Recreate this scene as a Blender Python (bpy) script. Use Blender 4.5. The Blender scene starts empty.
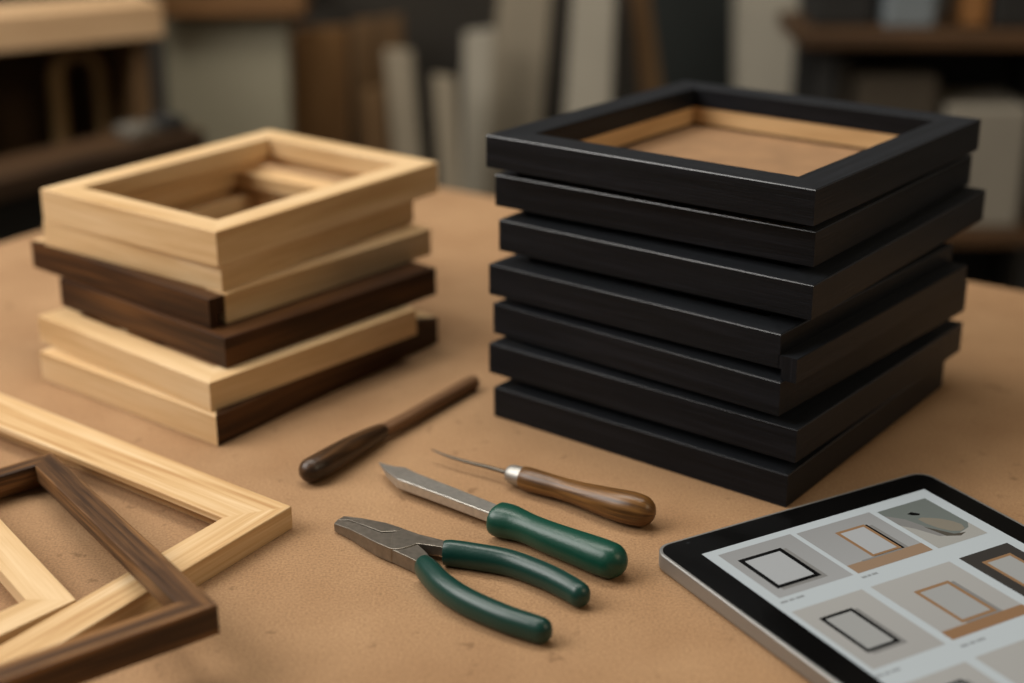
import bpy, bmesh, math, random
from mathutils import Vector
random.seed(7)
col = bpy.context.scene.collection
S = 0.46                                   # camera height above the bench top, metres
F, TH = 1569.6, 0.3644                     # focal length (pixels of a 1024 px wide frame) and downward pitch
CT, ST = math.cos(TH), math.sin(TH)

# ------------------------------------------------------------------ measuring helpers
def ray(u, v):
    X, Y = (u - 512) / F, (v - 341.5) / F
    return Vector((X, CT - Y * ST, -ST - Y * CT))
def at(u, v, z=0.0):
    """point of the horizontal plane z (bench top = 0) read from the photograph"""
    d = ray(u, v); t = (z - S) / d.z
    return Vector((d.x * t, d.y * t, z))
def onY(u, v, Y):
    d = ray(u, v); t = Y / d.y
    return Vector((d.x * t, Y, S + d.z * t))

def lin(c):
    c = c / 255.0
    return c / 12.92 if c <= 0.04045 else ((c + 0.055) / 1.055) ** 2.4
def rgb(r, g, b): return (lin(r), lin(g), lin(b), 1.0)

# ------------------------------------------------------------------ materials
def new_mat(name):
    m = bpy.data.materials.new(name); m.use_nodes = True
    nt = m.node_tree
    return m, nt, nt.nodes['Principled BSDF']
def N(nt, t, **kw):
    n = nt.nodes.new(t)
    for k, v in kw.items(): setattr(n, k, v)
    return n
def plain(name, c, rough=0.5, metal=0.0, spec=0.5, coat=0.0, noise=0.0, nscale=60.0, bump=0.0):
    m, nt, b = new_mat(name)
    b.inputs['Base Color'].default_value = c
    b.inputs['Roughness'].default_value = rough
    b.inputs['Metallic'].default_value = metal
    b.inputs['Specular IOR Level'].default_value = spec
    b.inputs['Coat Weight'].default_value = coat
    if noise or bump:
        tc = N(nt, 'ShaderNodeTexCoord'); nz = N(nt, 'ShaderNodeTexNoise')
        nz.inputs['Scale'].default_value = nscale; nz.inputs['Detail'].default_value = 6
        nt.links.new(tc.outputs['Object'], nz.inputs['Vector'])
        if noise:
            rp = N(nt, 'ShaderNodeValToRGB')
            lo = tuple(x * (1 - noise) for x in c[:3]) + (1,); hi = tuple(min(1, x * (1 + noise)) for x in c[:3]) + (1,)
            rp.color_ramp.elements[0].color = lo; rp.color_ramp.elements[1].color = hi
            rp.color_ramp.elements[0].position = .3; rp.color_ramp.elements[1].position = .7
            nt.links.new(nz.outputs['Fac'], rp.inputs['Fac']); nt.links.new(rp.outputs['Color'], b.inputs['Base Color'])
        if bump:
            bp = N(nt, 'ShaderNodeBump'); bp.inputs['Strength'].default_value = bump; bp.inputs['Distance'].default_value = .001
            nt.links.new(nz.outputs['Fac'], bp.inputs['Height']); nt.links.new(bp.outputs['Normal'], b.inputs['Normal'])
    return m
def wood(name, dark, mid, light, rough=0.5, spec=0.4, band=(5, 55), fine=(14, 420), bump=0.15, fine_amt=0.5, dist=0.6):
    """grain runs along the U axis of the UV map (metres)"""
    m, nt, b = new_mat(name)
    L = nt.links.new
    uv = N(nt, 'ShaderNodeUVMap'); uv.uv_map = 'UVMap'
    m1 = N(nt, 'ShaderNodeMapping'); m1.inputs['Scale'].default_value = (band[0], band[1], 1)
    n1 = N(nt, 'ShaderNodeTexNoise'); n1.inputs['Scale'].default_value = 1; n1.inputs['Detail'].default_value = 4; n1.inputs['Distortion'].default_value = dist
    m2 = N(nt, 'ShaderNodeMapping'); m2.inputs['Scale'].default_value = (fine[0], fine[1], 1)
    n2 = N(nt, 'ShaderNodeTexNoise'); n2.inputs['Scale'].default_value = 1; n2.inputs['Detail'].default_value = 5; n2.inputs['Roughness'].default_value = .65
    L(uv.outputs[0], m1.inputs[0]); L(uv.outputs[0], m2.inputs[0]); L(m1.outputs[0], n1.inputs['Vector']); L(m2.outputs[0], n2.inputs['Vector'])
    mx = N(nt, 'ShaderNodeMath', operation='MULTIPLY_ADD'); mx.inputs[1].default_value = fine_amt
    sub = N(nt, 'ShaderNodeMath', operation='SUBTRACT'); sub.inputs[1].default_value = .5
    L(n2.outputs['Fac'], sub.inputs[0]); L(sub.outputs[0], mx.inputs[0]); L(n1.outputs['Fac'], mx.inputs[2])
    rp = N(nt, 'ShaderNodeValToRGB'); e = rp.color_ramp.elements
    e[0].position = .28; e[0].color = dark; e[1].position = .74; e[1].color = light
    k = e.new(.5); k.color = mid
    L(mx.outputs[0], rp.inputs['Fac']); L(rp.outputs['Color'], b.inputs['Base Color'])
    b.inputs['Roughness'].default_value = rough; b.inputs['Specular IOR Level'].default_value = spec
    bp = N(nt, 'ShaderNodeBump'); bp.inputs['Strength'].default_value = bump; bp.inputs['Distance'].default_value = .0006
    L(n2.outputs['Fac'], bp.inputs['Height']); L(bp.outputs['Normal'], b.inputs['Normal'])
    return m

LIGHT = wood('maple_wood', rgb(190, 152, 104), rgb(208, 174, 128), rgb(222, 192, 150), fine_amt=.55)
PINE = wood('pine_wood', rgb(180, 138, 90), rgb(204, 168, 120), rgb(220, 190, 148), band=(4, 90), fine=(6, 300), fine_amt=.95)
WALNUT = wood('walnut_wood', rgb(50, 31, 16), rgb(86, 58, 33), rgb(138, 98, 58), band=(6, 90), fine=(7, 320), fine_amt=1.25, bump=.35)
DARKWOOD = wood('dark_stained_wood', rgb(46, 27, 13), rgb(72, 45, 24), rgb(96, 63, 36), band=(5, 60), fine_amt=.6)
BLACKWOOD = wood('black_painted_wood', rgb(7, 8, 10), rgb(13, 14, 17), rgb(23, 24, 28), rough=.38, spec=.14, band=(6, 150), fine=(18, 900), fine_amt=1.0, bump=.55)
_b = BLACKWOOD.node_tree.nodes['Principled BSDF']; _b.inputs['Sheen Weight'].default_value = .07; _b.inputs['Sheen Roughness'].default_value = .45; _b.inputs['Sheen Tint'].default_value = (.85, .92, 1, 1)
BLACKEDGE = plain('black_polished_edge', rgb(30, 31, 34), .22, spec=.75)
RAW = wood('raw_spruce_lining', rgb(190, 152, 104), rgb(208, 172, 124), rgb(220, 188, 142))
def kraft_mat():
    m, nt, b = new_mat('kraft_board'); L = nt.links.new
    tc = N(nt, 'ShaderNodeTexCoord')
    n1 = N(nt, 'ShaderNodeTexNoise'); n1.inputs['Scale'].default_value = 14; n1.inputs['Detail'].default_value = 5
    n2 = N(nt, 'ShaderNodeTexNoise'); n2.inputs['Scale'].default_value = 620; n2.inputs['Detail'].default_value = 4; n2.inputs['Roughness'].default_value = .7
    n3 = N(nt, 'ShaderNodeTexNoise'); n3.inputs['Scale'].default_value = 95; n3.inputs['Detail'].default_value = 3
    for n in (n1, n2, n3): L(tc.outputs['Object'], n.inputs['Vector'])
    r1 = N(nt, 'ShaderNodeValToRGB'); e = r1.color_ramp.elements
    e[0].position = .3; e[0].color = rgb(157, 121, 86); e[1].position = .72; e[1].color = rgb(174, 138, 101)
    r2 = N(nt, 'ShaderNodeValToRGB'); e = r2.color_ramp.elements
    e[0].position = .33; e[0].color = (.52, .50, .48, 1); e[1].position = .62; e[1].color = (1.08, 1.08, 1.08, 1)
    r3 = N(nt, 'ShaderNodeValToRGB'); e = r3.color_ramp.elements
    e[0].position = .26; e[0].color = (.5, .46, .42, 1); e[1].position = .34; e[1].color = (1, 1, 1, 1)
    L(n1.outputs['Fac'], r1.inputs['Fac']); L(n2.outputs['Fac'], r2.inputs['Fac']); L(n3.outputs['Fac'], r3.inputs['Fac'])
    a = N(nt, 'ShaderNodeMix', data_type='RGBA', blend_type='MULTIPLY'); a.inputs[0].default_value = .75
    c = N(nt, 'ShaderNodeMix', data_type='RGBA', blend_type='MULTIPLY'); c.inputs[0].default_value = .6
    L(r1.outputs['Color'], a.inputs[6]); L(r2.outputs['Color'], a.inputs[7])
    L(a.outputs[2], c.inputs[6]); L(r3.outputs['Color'], c.inputs[7]); L(c.outputs[2], b.inputs['Base Color'])
    b.inputs['Roughness'].default_value = .75; b.inputs['Specular IOR Level'].default_value = .25
    bp = N(nt, 'ShaderNodeBump'); bp.inputs['Strength'].default_value = .35; bp.inputs['Distance'].default_value = .0008
    L(n2.outputs['Fac'], bp.inputs['Height']); L(bp.outputs['Normal'], b.inputs['Normal'])
    return m
KRAFT = kraft_mat()
STEEL = plain('brushed_steel', rgb(186, 182, 174), .36, .8, noise=.12, nscale=300, bump=.1)
PLIER_STEEL = plain('grey_plier_steel', rgb(134, 127, 117), .42, .9, noise=.15, nscale=260, bump=.12)
NEEDLE = plain('needle_steel', rgb(80, 74, 66), .35, 1.0)
FERRULE = plain('satin_ferrule', rgb(165, 162, 156), .5, 1.0, noise=.08, nscale=200)
GREEN = plain('green_grip', rgb(6, 64, 49), .36, spec=.5, noise=.06, nscale=500, bump=.12)
GREEN_DARK = plain('dark_green_grip', rgb(8, 54, 46), .34, spec=.5, noise=.06, nscale=500, bump=.12)
AWLWOOD = wood('oiled_beech', rgb(62, 39, 16), rgb(106, 72, 34), rgb(140, 99, 52), rough=.33, band=(10, 70), fine=(16, 340), fine_amt=1.0, bump=.15)
TOOLWOOD = wood('dark_turned_wood', rgb(28, 18, 10), rgb(58, 39, 22), rgb(98, 67, 38), rough=.36, band=(12, 90), fine=(22, 420), fine_amt=.7)
SHAFTWOOD = wood('brown_shaft_wood', rgb(72, 48, 28), rgb(98, 68, 42), rgb(116, 82, 52), rough=.5, band=(8, 80))
ALU = plain('satin_aluminium', rgb(158, 157, 154), .45, .8, noise=.04, nscale=900)
GLASSBLACK = plain('black_front_glass', rgb(9, 9, 9), .16, spec=.5)

# ------------------------------------------------------------------ object helpers
def link(name, me, parent=None, loc=None, mats=()):
    o = bpy.data.objects.new(name, me); col.objects.link(o)
    if parent is not None: o.parent = parent
    if loc is not None: o.location = loc
    for m in mats: me.materials.append(m)
    return o
def thing(name, label, cat, loc=(0, 0, 0), group=None):
    o = bpy.data.objects.new(name, None); col.objects.link(o); o.location = loc; o.empty_display_size = .05
    o['label'] = label; o['category'] = cat
    if group: o['group'] = group
    return o
def tag(o, label, cat, group=None):
    o['label'] = label; o['category'] = cat
    if group: o['group'] = group
    return o
def mesh_from(name, verts, faces, uvs=None, smooth=False, mat_idx=None):
    me = bpy.data.meshes.new(name)
    me.from_pydata([tuple(v) for v in verts], [], faces)
    if uvs:
        uvl = me.uv_layers.new(name='UVMap')
        k = 0
        for f in uvs:
            for c in f: uvl.data[k].uv = c; k += 1
    if smooth is True:
        for p in me.polygons: p.use_smooth = True
    if mat_idx:
        for p, i in zip(me.polygons, mat_idx): p.material_index = i
    me.update(); return me
def fix_normals(me):
    bm = bmesh.new(); bm.from_mesh(me); bmesh.ops.recalc_face_normals(bm, faces=bm.faces); bm.to_mesh(me); bm.free()

def rail_mesh(name, Pi, Qi, Pj, Qj, w, profile, zfun, base, edges=()):
    """a moulding between two mitres. profile: closed list of (inward offset, height); zfun adds the tilt of the frame"""
    n = len(profile)
    verts, vper = [], [0.0]
    for k in range(n):
        a, b = profile[k], profile[(k + 1) % n]
        vper.append(vper[-1] + math.hypot(a[0] - b[0], a[1] - b[1]))
    off = (random.uniform(0, 9), random.uniform(0, 9))
    length = (Pj - Pi).length
    us = []
    for (P, Q, end) in ((Pi, Qi, 0), (Pj, Qj, 1)):
        for (o, h) in profile:
            p = P + (Q - P) * (o / w)
            verts.append(Vector((p.x, p.y, zfun(p.x, p.y) + h)) - base)
            us.append((p - Pi).dot((Pj - Pi)) / max(length, 1e-6))
    faces, uvs = [], []
    for k in range(n):
        k2 = (k + 1) % n
        faces.append((k, k2, n + k2, n + k))
        uvs.append([(us[k] + off[0], vper[k] + off[1]), (us[k2] + off[0], vper[k + 1] + off[1]),
                    (us[n + k2] + off[0], vper[k + 1] + off[1]), (us[n + k] + off[0], vper[k] + off[1])])
    for s in (0, 1):
        f = [s * n + k for k in range(n)]
        if s == 0: f = f[::-1]
        faces.append(tuple(f)); uvs.append([(profile[i % n][1] * .35 + off[0], profile[i % n][0] + off[1]) for i in f])
    me = mesh_from(name, verts, faces, uvs, mat_idx=[1 if k in edges else 0 for k in range(len(faces))]); fix_normals(me)
    return me
def xy(v): return Vector((v.x, v.y, 0))
def isect(p, d, q, e):
    den = d.x * e.y - d.y * e.x
    t = ((q.x - p.x) * e.y - (q.y - p.y) * e.x) / den
    return p + d * t
def inset_quad(C, widths):
    """inner corners of a quad whose side k runs C[k] -> C[k+1] and has the given width"""
    n = 4; cen = sum(C, Vector()) / 4; lines = []
    for k in range(n):
        d = (C[(k + 1) % n] - C[k]).normalized(); nn = Vector((-d.y, d.x, 0))
        if nn.dot(cen - C[k]) < 0: nn = -nn
        lines.append((C[k] + nn * widths[k], d))
    return [isect(lines[k - 1][0], lines[k - 1][1], lines[k][0], lines[k][1]) for k in range(n)]
def rnd_profile(w, t, lip, reb, r=.0007):
    """outer face, rounded top edges, rebate of depth reb below the lip"""
    return [(0, 0.0002), (0, t - r), (r * .3, t - r * .3), (r, t), (w - r, t), (w - r * .3, t - r * .3), (w, t - r),
            (w, t - lip), (w - reb, t - lip), (w - reb, 0.0002)]
def build_frame(root, C, widths, t, lip, reb, mats, zfun, base, r=.0007, butt=None):
    Qs = inset_quad(C, widths)
    for k in range(4):
        k2 = (k + 1) % 4
        Pi, Qi, Pj, Qj = C[k], Qs[k], C[k2], Qs[k2]
        if butt is not None and k == butt:          # this rail runs through, the previous one stops against it
            d = (C[k2] - C[k]).normalized(); Qi = isect(Qs[k], d, C[k - 1], (C[k] - C[k - 1]).normalized())
        if butt is not None and (k + 1) % 4 == butt:
            Pj = isect(C[k], (C[k2] - C[k]).normalized(), Qs[k2], (Qs[(k2 + 1) % 4] - Qs[k2]).normalized())
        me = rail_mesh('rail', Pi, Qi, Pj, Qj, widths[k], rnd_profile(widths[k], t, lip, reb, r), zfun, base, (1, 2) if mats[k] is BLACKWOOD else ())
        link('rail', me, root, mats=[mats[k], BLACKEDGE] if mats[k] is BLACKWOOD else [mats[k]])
    return Qs

def prism(poly, z0, ztop, bevel=.0004, base=Vector(), name='prism', cuts=()):
    """poly: list of world xy; z0 / ztop: a number or one per vertex"""
    n = len(poly)
    zz0 = z0 if isinstance(z0, (list, tuple)) else [z0] * n
    zz1 = ztop if isinstance(ztop, (list, tuple)) else [ztop] * n
    bm = bmesh.new()
    lo = [bm.verts.new(Vector((p.x, p.y, zz0[i])) - base) for i, p in enumerate(poly)]
    hi = [bm.verts.new(Vector((p.x, p.y, zz1[i])) - base) for i, p in enumerate(poly)]
    bm.faces.new(lo[::-1]); bm.faces.new(hi)
    for i in range(n): bm.faces.new((lo[i], lo[(i + 1) % n], hi[(i + 1) % n], hi[i]))
    for i, j in cuts:
        bmesh.ops.connect_verts(bm, verts=[lo[i], lo[j]]); bmesh.ops.connect_verts(bm, verts=[hi[i], hi[j]])
    bmesh.ops.recalc_face_normals(bm, faces=bm.faces)
    if bevel:
        bmesh.ops.bevel(bm, geom=[e for e in bm.edges if e.calc_face_angle(0) > .6], offset=bevel, segments=2, affect='EDGES', profile=.5, clamp_overlap=True)
    me = bpy.data.meshes.new(name); bm.to_mesh(me); bm.free(); return me
def join(meshes, name):
    bm = bmesh.new()
    for m in meshes: bm.from_mesh(m)
    me = bpy.data.meshes.new(name); bm.to_mesh(me); bm.free(); return me
def add_uv_box(me, axis=Vector((1, 0, 0))):
    uvl = me.uv_layers.new(name='UVMap') if not me.uv_layers else me.uv_layers[0]
    a = axis.normalized(); o = (random.uniform(0, 9), random.uniform(0, 9))
    side = Vector((-a.y, a.x, 0)) if abs(a.z) < .9 else Vector((1, 0, 0))
    up = a.cross(side)
    for p in me.polygons:
        for li in p.loop_indices:
            v = me.vertices[me.loops[li].vertex_index].co
            uvl.data[li].uv = (v.dot(a) + o[0], v.dot(side) + v.dot(up) + o[1])
def box_mesh(sx, sy, sz, bevel=.003, center=(0, 0, 0), name='box', axis=None):
    x, y, z = center
    P = [Vector((x - sx / 2, y - sy / 2, 0)), Vector((x + sx / 2, y - sy / 2, 0)), Vector((x + sx / 2, y + sy / 2, 0)), Vector((x - sx / 2, y + sy / 2, 0))]
    me = prism(P, z - sz / 2, z + sz / 2, bevel, name=name)
    if axis is None: axis = Vector((1, 0, 0)) if sx >= max(sy, sz) else (Vector((0, 1, 0)) if sy >= sz else Vector((0, 0, 1)))
    add_uv_box(me, axis); return me
def crom(pts, n):
    """Catmull-Rom through tuples"""
    out = []
    P = [pts[0]] + list(pts) + [pts[-1]]
    for i in range(1, len(P) - 2):
        for k in range(n):
            t = k / n
            out.append(tuple(.5 * ((2 * b) + (-a + c) * t + (2 * a - 5 * b + 4 * c - d) * t * t + (-a + 3 * b - 3 * c + d) * t ** 3)
                             for a, b, c, d in zip(P[i - 1], P[i], P[i + 1], P[i + 2])))
    out.append(tuple(pts[-1])); return out
def sweep(keys, base, n=28, sub=6, expo=2.0, name='sweep', round_end=True, round_start=False, smooth=True):
    """keys: (x, y, z, horizontal radius, vertical radius) along the axis"""
    K = crom(keys, sub)
    def cap(K, rev):
        a, b = (Vector(K[-1][:3]), Vector(K[-2][:3])) if not rev else (Vector(K[0][:3]), Vector(K[1][:3]))
        d = (a - b).normalized(); rh, rv = (K[-1] if not rev else K[0])[3:]
        ex = []
        for q in (15, 30, 45, 58, 70, 80, 87):
            s, c = math.sin(math.radians(q)), math.cos(math.radians(q))
            p = a + d * (rh * 1.0 * s); ex.append((p.x, p.y, p.z, rh * c, rv * c))
        return ex
    if round_end: K = K + cap(K, False)
    if round_start: K = cap(K, True)[::-1] + K
    verts, uvs, faces = [], [], []
    ds = 0
    off = (random.uniform(0, 5), random.uniform(0, 5)); dist = []
    for i, k in enumerate(K):
        p = Vector(k[:3]); q0 = Vector(K[max(0, i - 1)][:3]); q1 = Vector(K[min(len(K) - 1, i + 1)][:3])
        t = (q1 - q0).normalized(); side = t.cross(Vector((0, 0, 1))).normalized(); up = side.cross(t).normalized()
        if i: ds += (p - Vector(K[i - 1][:3])).length
        dist.append(ds)
        for j in range(n):
            a = 2 * math.pi * j / n; c, s = math.cos(a), math.sin(a)
            c2 = math.copysign(abs(c) ** (2 / expo), c); s2 = math.copysign(abs(s) ** (2 / expo), s)
            verts.append(p + side * (c2 * k[3]) + up * (s2 * k[4]) - base)
    R = max(k[3] for k in K)
    for i in range(len(K) - 1):
        for j in range(n):
            j2 = (j + 1) % n
            faces.append((i * n + j, i * n + j2, (i + 1) * n + j2, (i + 1) * n + j))
            va, vb = 2 * math.pi * R * j / n, 2 * math.pi * R * (j + 1) / n
            uvs.append([(dist[i] + off[0], va + off[1]), (dist[i] + off[0], vb + off[1]), (dist[i + 1] + off[0], vb + off[1]), (dist[i + 1] + off[0], va + off[1])])
    faces.append(tuple(range(n))[::-1]); uvs.append([(off[0], .001 * j + off[1]) for j in range(n)])
    L0 = (len(K) - 1) * n
    faces.append(tuple(range(L0, L0 + n))); uvs.append([(off[0], .001 * j + off[1]) for j in range(n)])
    me = mesh_from(name, verts, faces, uvs, smooth=smooth); fix_normals(me)
    return me

# ------------------------------------------------------------------ the workbench
E1, E2 = Vector((.838, -.546, 0)), Vector((-.546, -.838, 0))
BC = Vector((-.283, 1.818, 0))
LB1, LB2, TT = 2.05, 1.7, .04
bench = thing('workbench', 'large workbench covered with brown speckled board, under all the frames and tools', 'table', BC + E1 * LB1 / 2 + E2 * LB2 / 2 + Vector((0, 0, -.9)))
bb = bench.location.copy()
poly = [BC, BC + E2 * LB2, BC + E2 * LB2 + E1 * LB1, BC + E1 * LB1]
link('bench_top', prism(poly, -TT, 0, .002, bb), bench, mats=[KRAFT])
BENCHLEG = wood('bench_leg_wood', rgb(70, 48, 28), rgb(92, 64, 38), rgb(110, 80, 50))
for (a, b) in ((.1, .1), (LB1 - .1, .1), (.1, LB2 - .1), (LB1 - .1, LB2 - .1)):
    c = BC + E1 * a + E2 * b
    P = [c + E1 * .04 * i + E2 * .04 * j for i, j in ((-1, -1), (1, -1), (1, 1), (-1, 1))]
    me = prism(P, -.9, -TT, .003, bb); add_uv_box(me, Vector((0, 0, 1))); link('leg', me, bench, mats=[BENCHLEG])
for k, (a0, a1, b0, b1) in enumerate(((.1, LB1 - .1, .085, .115), (.1, LB1 - .1, LB2 - .115, LB2 - .085), (.085, .115, .1, LB2 - .1), (LB1 - .115, LB1 - .085, .1, LB2 - .1))):
    P = [BC + E1 * a + E2 * b for a, b in ((a0, b0), (a1, b0), (a1, b1), (a0, b1))]
    me = prism(P, -.16, -TT, .002, bb); add_uv_box(me, E1 if k < 2 else E2); link('apron', me, bench, mats=[BENCHLEG])

# ------------------------------------------------------------------ the stack of black frames (bottom to top)
# x, y, yaw of the near corner, then z, left side, right side (units of S) and the slight tilts
BL = [(.3842, 1.9772, .6523, 0, .52, .5474, .0005, 0), (.3917, 1.9693, .6626, .0683, .5427, .5643, .0018, -.0102),
      (.3663, 1.98, .7122, .1341, .5227, .5686, -.009, 0), (.3647, 1.9908, .6913, .2004, .5199, .536, -.0129, 0),
      (.4046, 1.9944, .6645, .2692, .5395, .5843, -.0101, .0120), (.4084, 2.024, .6347, .3354, .5394, .5679, -.0083, -.0141),
      (.3986, 1.995, .6436, .4017, .5475, .5792, -.0078, -.0187)]
BLAB = ['black wooden picture frame at the bottom of the tall black stack, resting on the bench',
        'black wooden picture frame second from the bottom of the tall black stack',
        'black wooden picture frame third from the bottom of the tall black stack',
        'black wooden picture frame with a stepped lower ledge, in the middle of the black stack',
        'black wooden picture frame third from the top of the black stack, jutting farthest right',
        'black wooden picture frame directly beneath the topmost black frame, with the brown backing board',
        'topmost black wooden picture frame of the black stack, its opening showing raw wood lining']
bt, BW = .0504 * S, .0245
prev_top = None
SPACER = plain('matt_black_spacer', rgb(8, 8, 8), .9, spec=.1)
BACKING = plain('brown_backing_board', rgb(142, 108, 74), .8, noise=.12, nscale=40)
for k, (x, y, a, z, w, d, sa, sb) in enumerate(BL):
    x, y, z, w, d = x * S, y * S, z * S, w * S, d * S
    A = Vector((-math.cos(a), math.sin(a), 0)); Bv = Vector((math.sin(a), math.cos(a), 0)); P = Vector((x, y, 0))
    def zf(px, py, z=z, sa=sa, sb=sb, A=A, Bv=Bv, P=P):
        q = Vector((px, py, 0)) - P
        return z + sa * q.dot(A) + sb * q.dot(Bv)
    base = P + A * w / 2 + Bv * d / 2; base = Vector((base.x, base.y, max(0, z - .007) if k else 0))
    root = thing('black_picture_frame', BLAB[k], 'picture frame', base, 'black frames in the tall stack')
    C = [P, P + A * w, P + A * w + Bv * d, P + Bv * d]
    if k == 0:
        f0, l0, r0 = xy(at(785.7, 508)), xy(at(494, 415.9)), xy(at(941.9, 386.7)); C = [f0, l0, l0 + r0 - f0, r0]
    lip = .0152
    if k == 3:
        # the right-hand rail of this one has a projecting ledge along its lower half
        Qs = build_frame(root, C, [BW] * 4, bt, lip, .004, [BLACKWOOD] * 4, zf, base, .0008)
        o0, hh = .0125, .0150
        lc = [P - A * o0, P + A * .001, P + A * .001 + Bv * d, P - A * o0 + Bv * d]
        me = rail_mesh('ledge', lc[0], lc[1], lc[3], lc[2], o0 + .001, [(0, -.0069), (0, .0088), (.0005, .0093), (o0 + .001, .0093), (o0 + .001, .0004), (o0 - .0016, .0004), (o0 - .0016, -.0069)], zf, base)
        link('ledge', me, root, mats=[BLACKWOOD])
    else:
        Qs = build_frame(root, C, [BW] * 4, bt, lip, .004, [BLACKWOOD] * 4, zf, base, .0008)
    if prev_top is None: low = lambda px, py: 0.0
    else: low = prev_top
    # recessed spacer ring that keeps each frame clear of the one below
    if k:
        ins = .0155
        Co = inset_quad(C, [ins] * 4); Qi = inset_quad(C, [BW - .0035] * 4)
        for j in range(4):
            j2 = (j + 1) % 4
            vs = []
            for p in (Co[j], Co[j2], Qi[j2], Qi[j]): vs.append(Vector((p.x, p.y, low(p.x, p.y) + .0003)) - base)
            for p in (Co[j], Co[j2], Qi[j2], Qi[j]): vs.append(Vector((p.x, p.y, zf(p.x, p.y) + .0003)) - base)
            fs = [(3, 2, 1, 0), (4, 5, 6, 7), (0, 1, 5, 4), (1, 2, 6, 5), (2, 3, 7, 6), (3, 0, 4, 7)]
            me = mesh_from('spacer', vs, fs, [[(0, 0), (.1, 0), (.1, .01), (0, .01)]] * 6); fix_normals(me)
            link('spacer', me, root, mats=[SPACER])
    # raw wood lining set into the rebate
    Lo = inset_quad(C, [BW - .0034] * 4); Li = inset_quad(C, [BW - .0006] * 4)
    for j in range(4):
        j2 = (j + 1) % 4; vs = []
        for p in (Lo[j], Lo[j2], Li[j2], Li[j]): vs.append(Vector((p.x, p.y, (max(zf(p.x, p.y) - .0055, low(p.x, p.y) + .0005) if k else .0003))) - base)
        for p in (Lo[j], Lo[j2], Li[j2], Li[j]): vs.append(Vector((p.x, p.y, zf(p.x, p.y) + bt - lip - .0002)) - base)
        fs = [(3, 2, 1, 0), (4, 5, 6, 7), (0, 1, 5, 4), (1, 2, 6, 5), (2, 3, 7, 6), (3, 0, 4, 7)]
        me = mesh_from('lining', vs, fs, [[(0, 0), (.2, 0), (.2, .01), (0, .01)]] * 6); fix_normals(me)
        o = link('lining', me, root, mats=[RAW]); o['label'] = 'raw pale wood lining'
    if k == 5:
        In = inset_quad(C, [BW + .0004] * 4)
        me = prism(In, [zf(p.x, p.y) + bt - .0035 for p in In], [zf(p.x, p.y) + bt - .0015 for p in In], 0, base)
        o = link('backing_board', me, root, mats=[BACKING]); o['label'] = 'plain brown backing board'
    prev_top = (lambda px, py, zf=zf: zf(px, py) + bt)

# ------------------------------------------------------------------ the stack of mixed wooden frames (bottom to top)
WL = [(-.4482, 2.1822, .6452, .4246, .53, .0505), (-.4568, 2.1884, .7191, .4566, .4455, .0476), (-.4403, 2.2451, .7234, .4427, .4653, .0503),
      (-.4685, 2.2859, .7056, .4764, .5001, .049), (-.4526, 2.3196, .619, .4235, .476, .0442), (-.4551, 2.3108, .6387, .4235, .54, .0569)]
WLAB = ['bottom frame of the mixed stack, pale front rail meeting a dark right rail',
        'pale picture frame second from the bottom of the mixed wood stack',
        'all dark walnut picture frame in the middle of the mixed wood stack',
        'frame with dark front rail butted against a pale right rail, in the mixed stack',
        'pale maple picture frame just beneath the topmost one of the mixed wood stack',
        'topmost pale maple picture frame of the mixed wood stack, looking into its empty opening']
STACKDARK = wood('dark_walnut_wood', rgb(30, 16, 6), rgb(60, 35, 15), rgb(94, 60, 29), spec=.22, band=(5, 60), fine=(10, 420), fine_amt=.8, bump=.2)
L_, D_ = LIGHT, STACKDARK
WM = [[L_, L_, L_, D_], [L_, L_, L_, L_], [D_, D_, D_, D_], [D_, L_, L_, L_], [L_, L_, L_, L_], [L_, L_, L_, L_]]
z = 0
for k, (x, y, a, w, d, t) in enumerate(WL):
    x, y, w, d, t = x * S, y * S, w * S, d * S, t * S
    A = Vector((-math.cos(a), math.sin(a), 0)); Bv = Vector((math.sin(a), math.cos(a), 0)); P = Vector((x, y, 0))
    base = P + A * w / 2 + Bv * d / 2; base = Vector((base.x, base.y, z))
    root = thing('wooden_picture_frame', WLAB[k], 'picture frame', base, 'wooden frames in the mixed stack')
    C = [P, P + A * w, P + A * w + Bv * d, P + Bv * d]
    if k == 0:
        f0, l0, r0 = xy(at(218, 446.7)), xy(at(42.6, 379)), xy(at(438.2, 343)); C = [f0, l0, l0 + r0 - f0, r0]
    wd = [.0225] * 4
    if k == 2: wd = [.0225, .0225, .0225, .036]
    if k == 3: wd = [.0145, .030, .0225, .0225]
    if k == 4: wd = [.0225, .014, .0225, .0225]
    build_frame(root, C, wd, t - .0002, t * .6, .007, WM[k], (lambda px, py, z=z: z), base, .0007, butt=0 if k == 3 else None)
    z += t

# ------------------------------------------------------------------ the loose frames at the left
# large pale frame
t1 = .0155
c0 = at(291.4, 506, t1); far = at(0, 392.4, t1); near = at(184, 570, t1)
da, db = xy(far - c0).normalized(), xy(near - c0).normalized()
c0 = xy(c0)
C = [c0, c0 + da * .40, c0 + da * .40 + db * .45, c0 + db * .45]
base = (C[0] + C[2]) / 2
fr = thing('wooden_picture_frame', 'large pale pine picture frame lying flat on the bench, its corner pointing at the pliers', 'picture frame', base)
build_frame(fr, C, [.037, .03, .03, .026], t1, .0042, .009, [PINE] * 4, lambda x, y: 0, base, .0009)
for o in fr.children: pass
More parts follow.
